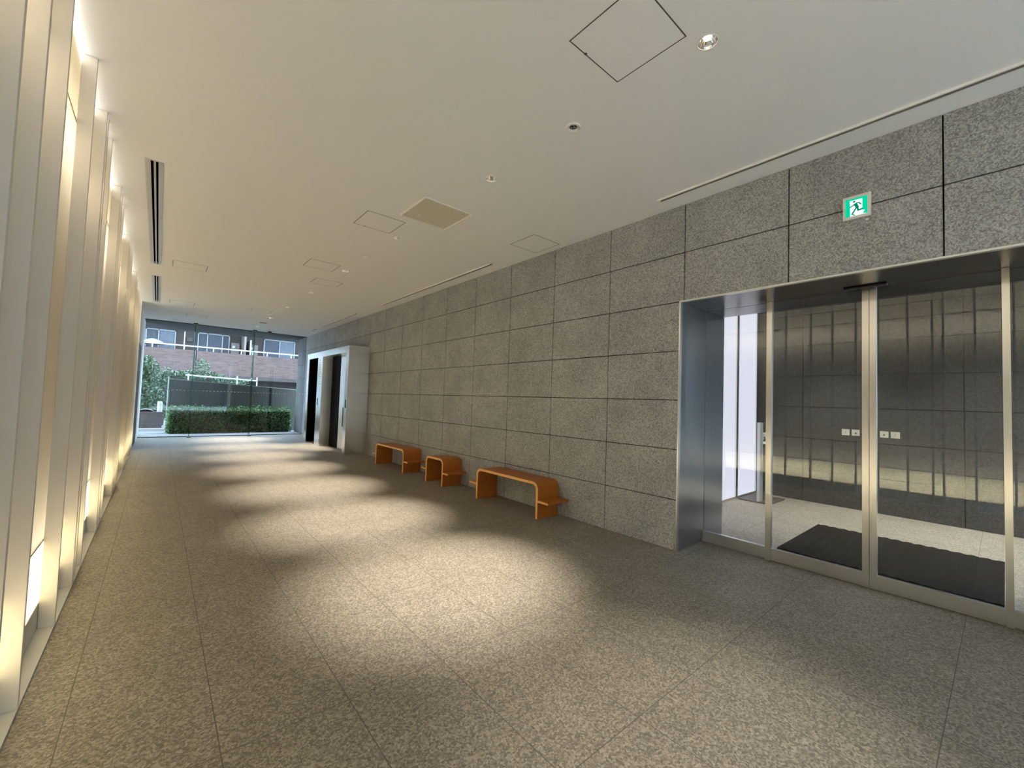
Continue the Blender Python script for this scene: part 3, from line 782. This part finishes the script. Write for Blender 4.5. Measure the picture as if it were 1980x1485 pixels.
# ------------------------------------------------------------------ outside the glass
struct(MB().box(-12, 14, YG + 0.03, 60, -0.2, -0.03).build('ground_outside', M['asphalt']))
struct(MB().box(-12, 3.99, YB - 40, YB - 0.11, -0.2, -0.03).build('ground_behind', M['paving_bounce']))
struct(MB().box(-12, XR + 0.3, YG + 0.021, 18.1, ZC + 0.001, ZC + 0.4).build('ceiling_overhang', M['soffit_shade']))
tag(MB().box(XL - 2.5, XR - 0.01, YG + 0.03, 17.1, -0.03, 0.012).build('stone_ledge', M['kerb'], at=(1.8, 16.6, -0.03)), 'pale stone ledge on the ground along the outside of the glass', 'ledge')
tag(MB().box(-6, 0.24, 18.95, 19.15, -0.03, 0.06).build('kerb_stone', M['kerb'], at=(-2, 19.05, -0.03)), 'white kerb stone crossing in front of the low brick wall', 'kerb')
tag(MB().box(-6, 0.165, 19.7, 19.9, -0.03, 0.56).box(-6, 0.18, 19.68, 19.92, 0.56, 0.60).build('low_brick_wall', brick('low wall brick', (0.055, 0.039, 0.036), (0.042, 0.029, 0.027), (0.065, 0.055, 0.052), 0.22, 0.07), at=(-2, 19.8, -0.03)), 'low brick garden wall left of the hedge', 'wall')

def leaves(n, region, size, keep=None):
    mb = MB()
    for _ in range(n):
        p = region()
        s = size * random.uniform(0.6, 1.4)
        a = Vector((random.gauss(0, 1), random.gauss(0, 1), random.gauss(0, 1) + 0.2)).normalized()
        b = a.orthogonal().normalized(); b.rotate(Matrix.Rotation(random.uniform(0, 2 * PI), 3, a)); c = a.cross(b)
        q = Vector(p)
        mb.add([q - b * s, q + c * s * 0.45 - b * 0.2 * s, q + b * s, q - c * s * 0.45 - b * 0.2 * s], [(0, 1, 2, 3)])
    return mb
def surf(x0, x1, y0, y1, z0, z1, j):
    def f():
        k = random.random()
        if k < 0.45: p = (random.uniform(x0, x1), y0, random.uniform(z0, z1))
        elif k < 0.80: p = (random.uniform(x0, x1), random.uniform(y0, y1), z1 + (random.random() ** 5) * 0.16)
        elif k < 0.90: p = (x0, random.uniform(y0, y1), random.uniform(z0, z1))
        else: p = (x1, random.uniform(y0, y1), random.uniform(z0, z1))
        return tuple(c + random.gauss(0, j) for c in p)
    return f
hg = thing('clipped_hedge', 'long clipped green hedge just outside the glass end wall', 'hedge', (2.1, 17.75, -0.03))
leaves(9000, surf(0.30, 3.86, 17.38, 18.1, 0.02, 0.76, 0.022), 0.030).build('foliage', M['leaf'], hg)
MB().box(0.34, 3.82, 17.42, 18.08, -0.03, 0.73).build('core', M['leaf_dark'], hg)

fn = thing('screen_fence', 'grey-green wooden screen fence with pale top rail behind the hedge', 'fence', (2.2, 18.4, -0.03))
MB().add([], []) 
fb = MB(); xs = [0.30 + k * 0.075 for k in range(54)]
for x in xs:
    zt = 1.77 - (x - 0.25) * 0.052
    fb.box(x, x + 0.071, 18.36, 18.385, -0.03, zt)
fb.build('boards', M['fence'], fn)
for x in (1.835, 3.35):
    MB().box(x - 0.014, x + 0.014, 18.33, 18.40, -0.03, 1.765 - (x - 0.25) * 0.052).build('post', M['black'], fn)
MB().bar((0.265, 18.35, -0.03), (0.265, 18.35, 1.86), 0.022).build('end_post', M['fence_metal'], fn)
rb = MB(); rb.add([(0.26, 18.34, 1.775), (4.36, 18.34, 1.562), (4.36, 18.40, 1.562), (0.26, 18.40, 1.775), (0.26, 18.34, 1.80), (4.36, 18.34, 1.587), (4.36, 18.40, 1.587), (0.26, 18.40, 1.80)],
       [(0, 3, 2, 1), (4, 5, 6, 7), (0, 1, 5, 4), (1, 2, 6, 5), (2, 3, 7, 6), (3, 0, 4, 7)])
rb.build('top_rail', M['fence_metal'], fn)

def blob(cx, cy, cz, rx, ry, rz):
    def f():
        d = Vector((random.gauss(0, 1), random.gauss(0, 1), random.gauss(0, 1))).normalized() * (random.random() ** 0.33)
        return (cx + d.x * rx, cy + d.y * ry, cz + d.z * rz)
    return f
sh = thing('leafy_shrub', 'tall loose leafy shrub growing behind the low brick wall at left', 'shrub', (-0.25, 20.7, -0.03))
mb = leaves(1500, blob(-0.45, 20.7, 2.2, 0.45, 0.4, 0.5), 0.05)
for args, n in (((-0.35, 20.7, 1.2, 0.5, 0.45, 1.0), 2200), ((0.0, 20.9, 0.8, 0.35, 0.3, 0.6), 700)):
    m2 = leaves(n, blob(*args), 0.05); mb.add(m2.v, m2.f)
mb.build('foliage', M['leaf_shrub'], sh)
MB().bar((-0.35, 20.7, -0.03), (-0.40, 20.7, 2.0), 0.03).bar((-0.37, 20.7, 1.0), (0.0, 20.85, 1.5), 0.018).build('stem', M['fence'], sh)
tag(MB().lathe(0.08, 19.98, [(0.075, -0.03), (0.075, 0.92), (0.06, 0.98)], 16, cap1=True).build('white_bollard', M['rail_white'], at=(0.08, 19.98, -0.03)), 'white round post standing behind the low brick wall', 'post')
ap = []
for k in range(11): ap.append((-0.52 + 0.46 * k / 10, 0.60 + 0.12 * math.sin(PI * k / 10) ** 0.8))
tag(MB().prism(ap + [(-0.06, 0.602), (-0.10, 0.602)] + [(-0.29 + 0.19 * math.cos(PI * k / 8), 0.602 + 0.085 * math.sin(PI * k / 8)) for k in range(1, 8)] + [(-0.48, 0.602), (-0.52, 0.602)], 1, 19.76, 19.84).build('white_arch', M['rail_white'], at=(-0.29, 19.8, 0.60)), 'low white arched rail on top of the low brick wall', 'rail')

iv = MB()
for args, n in (((1.2, 22.0, 2.05, 1.1, 0.3, 0.22), 1100), ((2.4, 22.0, 1.85, 0.7, 0.3, 0.2), 500), ((0.2, 22.0, 1.6, 0.4, 0.3, 0.8), 700), ((1.35, 21.9, 2.45, 0.3, 0.2, 0.3), 200)):
    m2 = leaves(n, blob(*args), 0.05); iv.add(m2.v, m2.f)
cp_ = thing('climbing_plant', 'creeping leafy climber between the fence top and the brick balcony', 'plant', (1.2, 22, -0.03))
iv.build('foliage', M['leaf_shrub'], cp_)
for x in (0.2, 2.2): MB().bar((x, 22, -0.03), (x + 0.1, 22, 1.8), 0.03).build('stem', M['fence'], cp_)
pl = thing('garden_pergola', 'white pipe frame with climber just above the screen fence', 'frame', (1.9, 21.2, -0.03))
MB().bar((0.8, 21.2, 2.02), (3.3, 21.2, 1.92), 0.03).build('top_bar', M['rail_white'], pl)
for x in (0.9, 2.55, 3.28): MB().bar((x, 21.2, -0.03), (x, 21.2, 2.08), 0.025).build('post', M['rail_white'], pl)

# block of flats across the way
B = 26.0
bl = thing('apartment_building', 'brick block of flats with a balcony seen through the glass end wall', 'building', (2.6, 28, -0.03))
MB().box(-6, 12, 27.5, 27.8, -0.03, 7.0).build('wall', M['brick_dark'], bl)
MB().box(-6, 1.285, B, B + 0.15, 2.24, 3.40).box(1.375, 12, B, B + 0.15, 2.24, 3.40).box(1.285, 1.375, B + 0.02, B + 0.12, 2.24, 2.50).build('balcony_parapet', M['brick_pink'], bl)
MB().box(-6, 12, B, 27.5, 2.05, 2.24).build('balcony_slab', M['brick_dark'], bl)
MB().box(-6, 12, B - 0.1, 27.5, 5.0, 5.3).build('upper_slab', M['soffit_shade'], bl)
rl = MB().box(-6, 12, B + 0.04, B + 0.10, 3.575, 3.635).build('balcony_rail', M['rail_white'], bl)
for x in (-1.5, -0.32, 0.87, 2.05, 3.25, 4.45, 5.63, 6.8): MB().box(x - 0.022, x + 0.022, B + 0.05, B + 0.09, 3.40, 3.575).build('rail_post', M['rail_white'], bl)
MB().box(1.32, 1.34, B + 0.13, B + 0.18, 2.5, 3.4).build('drain_pipe', M['rail_white'], bl)
def flat_window(x0, x1, z0, z1, muls, curt):
    w = MB()
    t = 0.05
    w.box(x0, x1, 27.44, 27.5, z1 - t, z1).box(x0, x1, 27.44, 27.5, z0, z0 + t).box(x0, x0 + t, 27.44, 27.5, z0, z1).box(x1 - t, x1, 27.44, 27.5, z0, z1)
    for mx in muls: w.box(mx - t / 2, mx + t / 2, 27.44, 27.5, z0, z1)
    o = w.build('window', M['win_frame'], bl)
    ed = [x0 + t] + list(muls) + [x1 - t]
    for k in range(len(ed) - 1):
        cb = MB(); n = 14
        poly = [(ed[k] + (ed[k + 1] - ed[k]) * i / n, 27.475 + 0.012 * (i % 2)) for i in range(n + 1)]
        cb.prism(poly + [(ed[k + 1], 27.495), (ed[k], 27.495)], 2, z0 + t, z1 - t).build('curtain', M[curt[k % len(curt)]], o)
    return o
flat_window(-0.62, 0.56, 2.6, 4.44, [-0.12], ['curtain', 'curtain_pale'])
flat_window(1.45, 2.86, 2.6, 4.48, [1.87, 2.53], ['curtain'])
flat_window(4.48, 6.12, 2.6, 4.50, [5.30], ['curtain', 'curtain_pale'])
MB().box(0.86, 0.90, 26.6, 26.64, 2.24, 4.35).build('laundry_pole', M['rail_white'], bl)
MB().box(3.38, 3.47, 26.2, 27.45, 2.24, 4.52).build('balcony_partition', M['tan'], bl)
MB().box(3.68, 3.75, 26.5, 27.4, 2.24, 4.25).build('storage_panel', M['rail_white'], bl)
for x in (3.10, 3.98):
    a = MB().box(x - 0.19, x + 0.19, 27.2, 27.44, 2.9, 4.08).build('water_heater', M['tan'], bl)
    MB().bar((x - 0.08, 27.195, 3.85), (x - 0.08, 27.14, 3.85), 0.07, 14).build('flue', M['rail_white'], a)
MB().box(1.0, 1.25, 27.38, 27.5, 3.95, 4.15).build('vent_box', M['black'], bl)
us = thing('white_parasol', 'small white domed canopy behind the balcony rail at far left', 'parasol', (-0.32, 26.7, 2.24))
MB().lathe(-0.32, 26.7, [(0.52, 3.62), (0.42, 3.70), (0.27, 3.80), (0.10, 3.86), (0.01, 3.875)], 20).build('canopy', M['rail_white'], us, smooth=True)
MB().bar((-0.32, 26.7, 2.24), (-0.32, 26.7, 3.86), 0.02).build('pole', M['rail_white'], us)

# drop the helper tags
for o in bpy.data.objects:
    if '_o' in o: del o['_o']
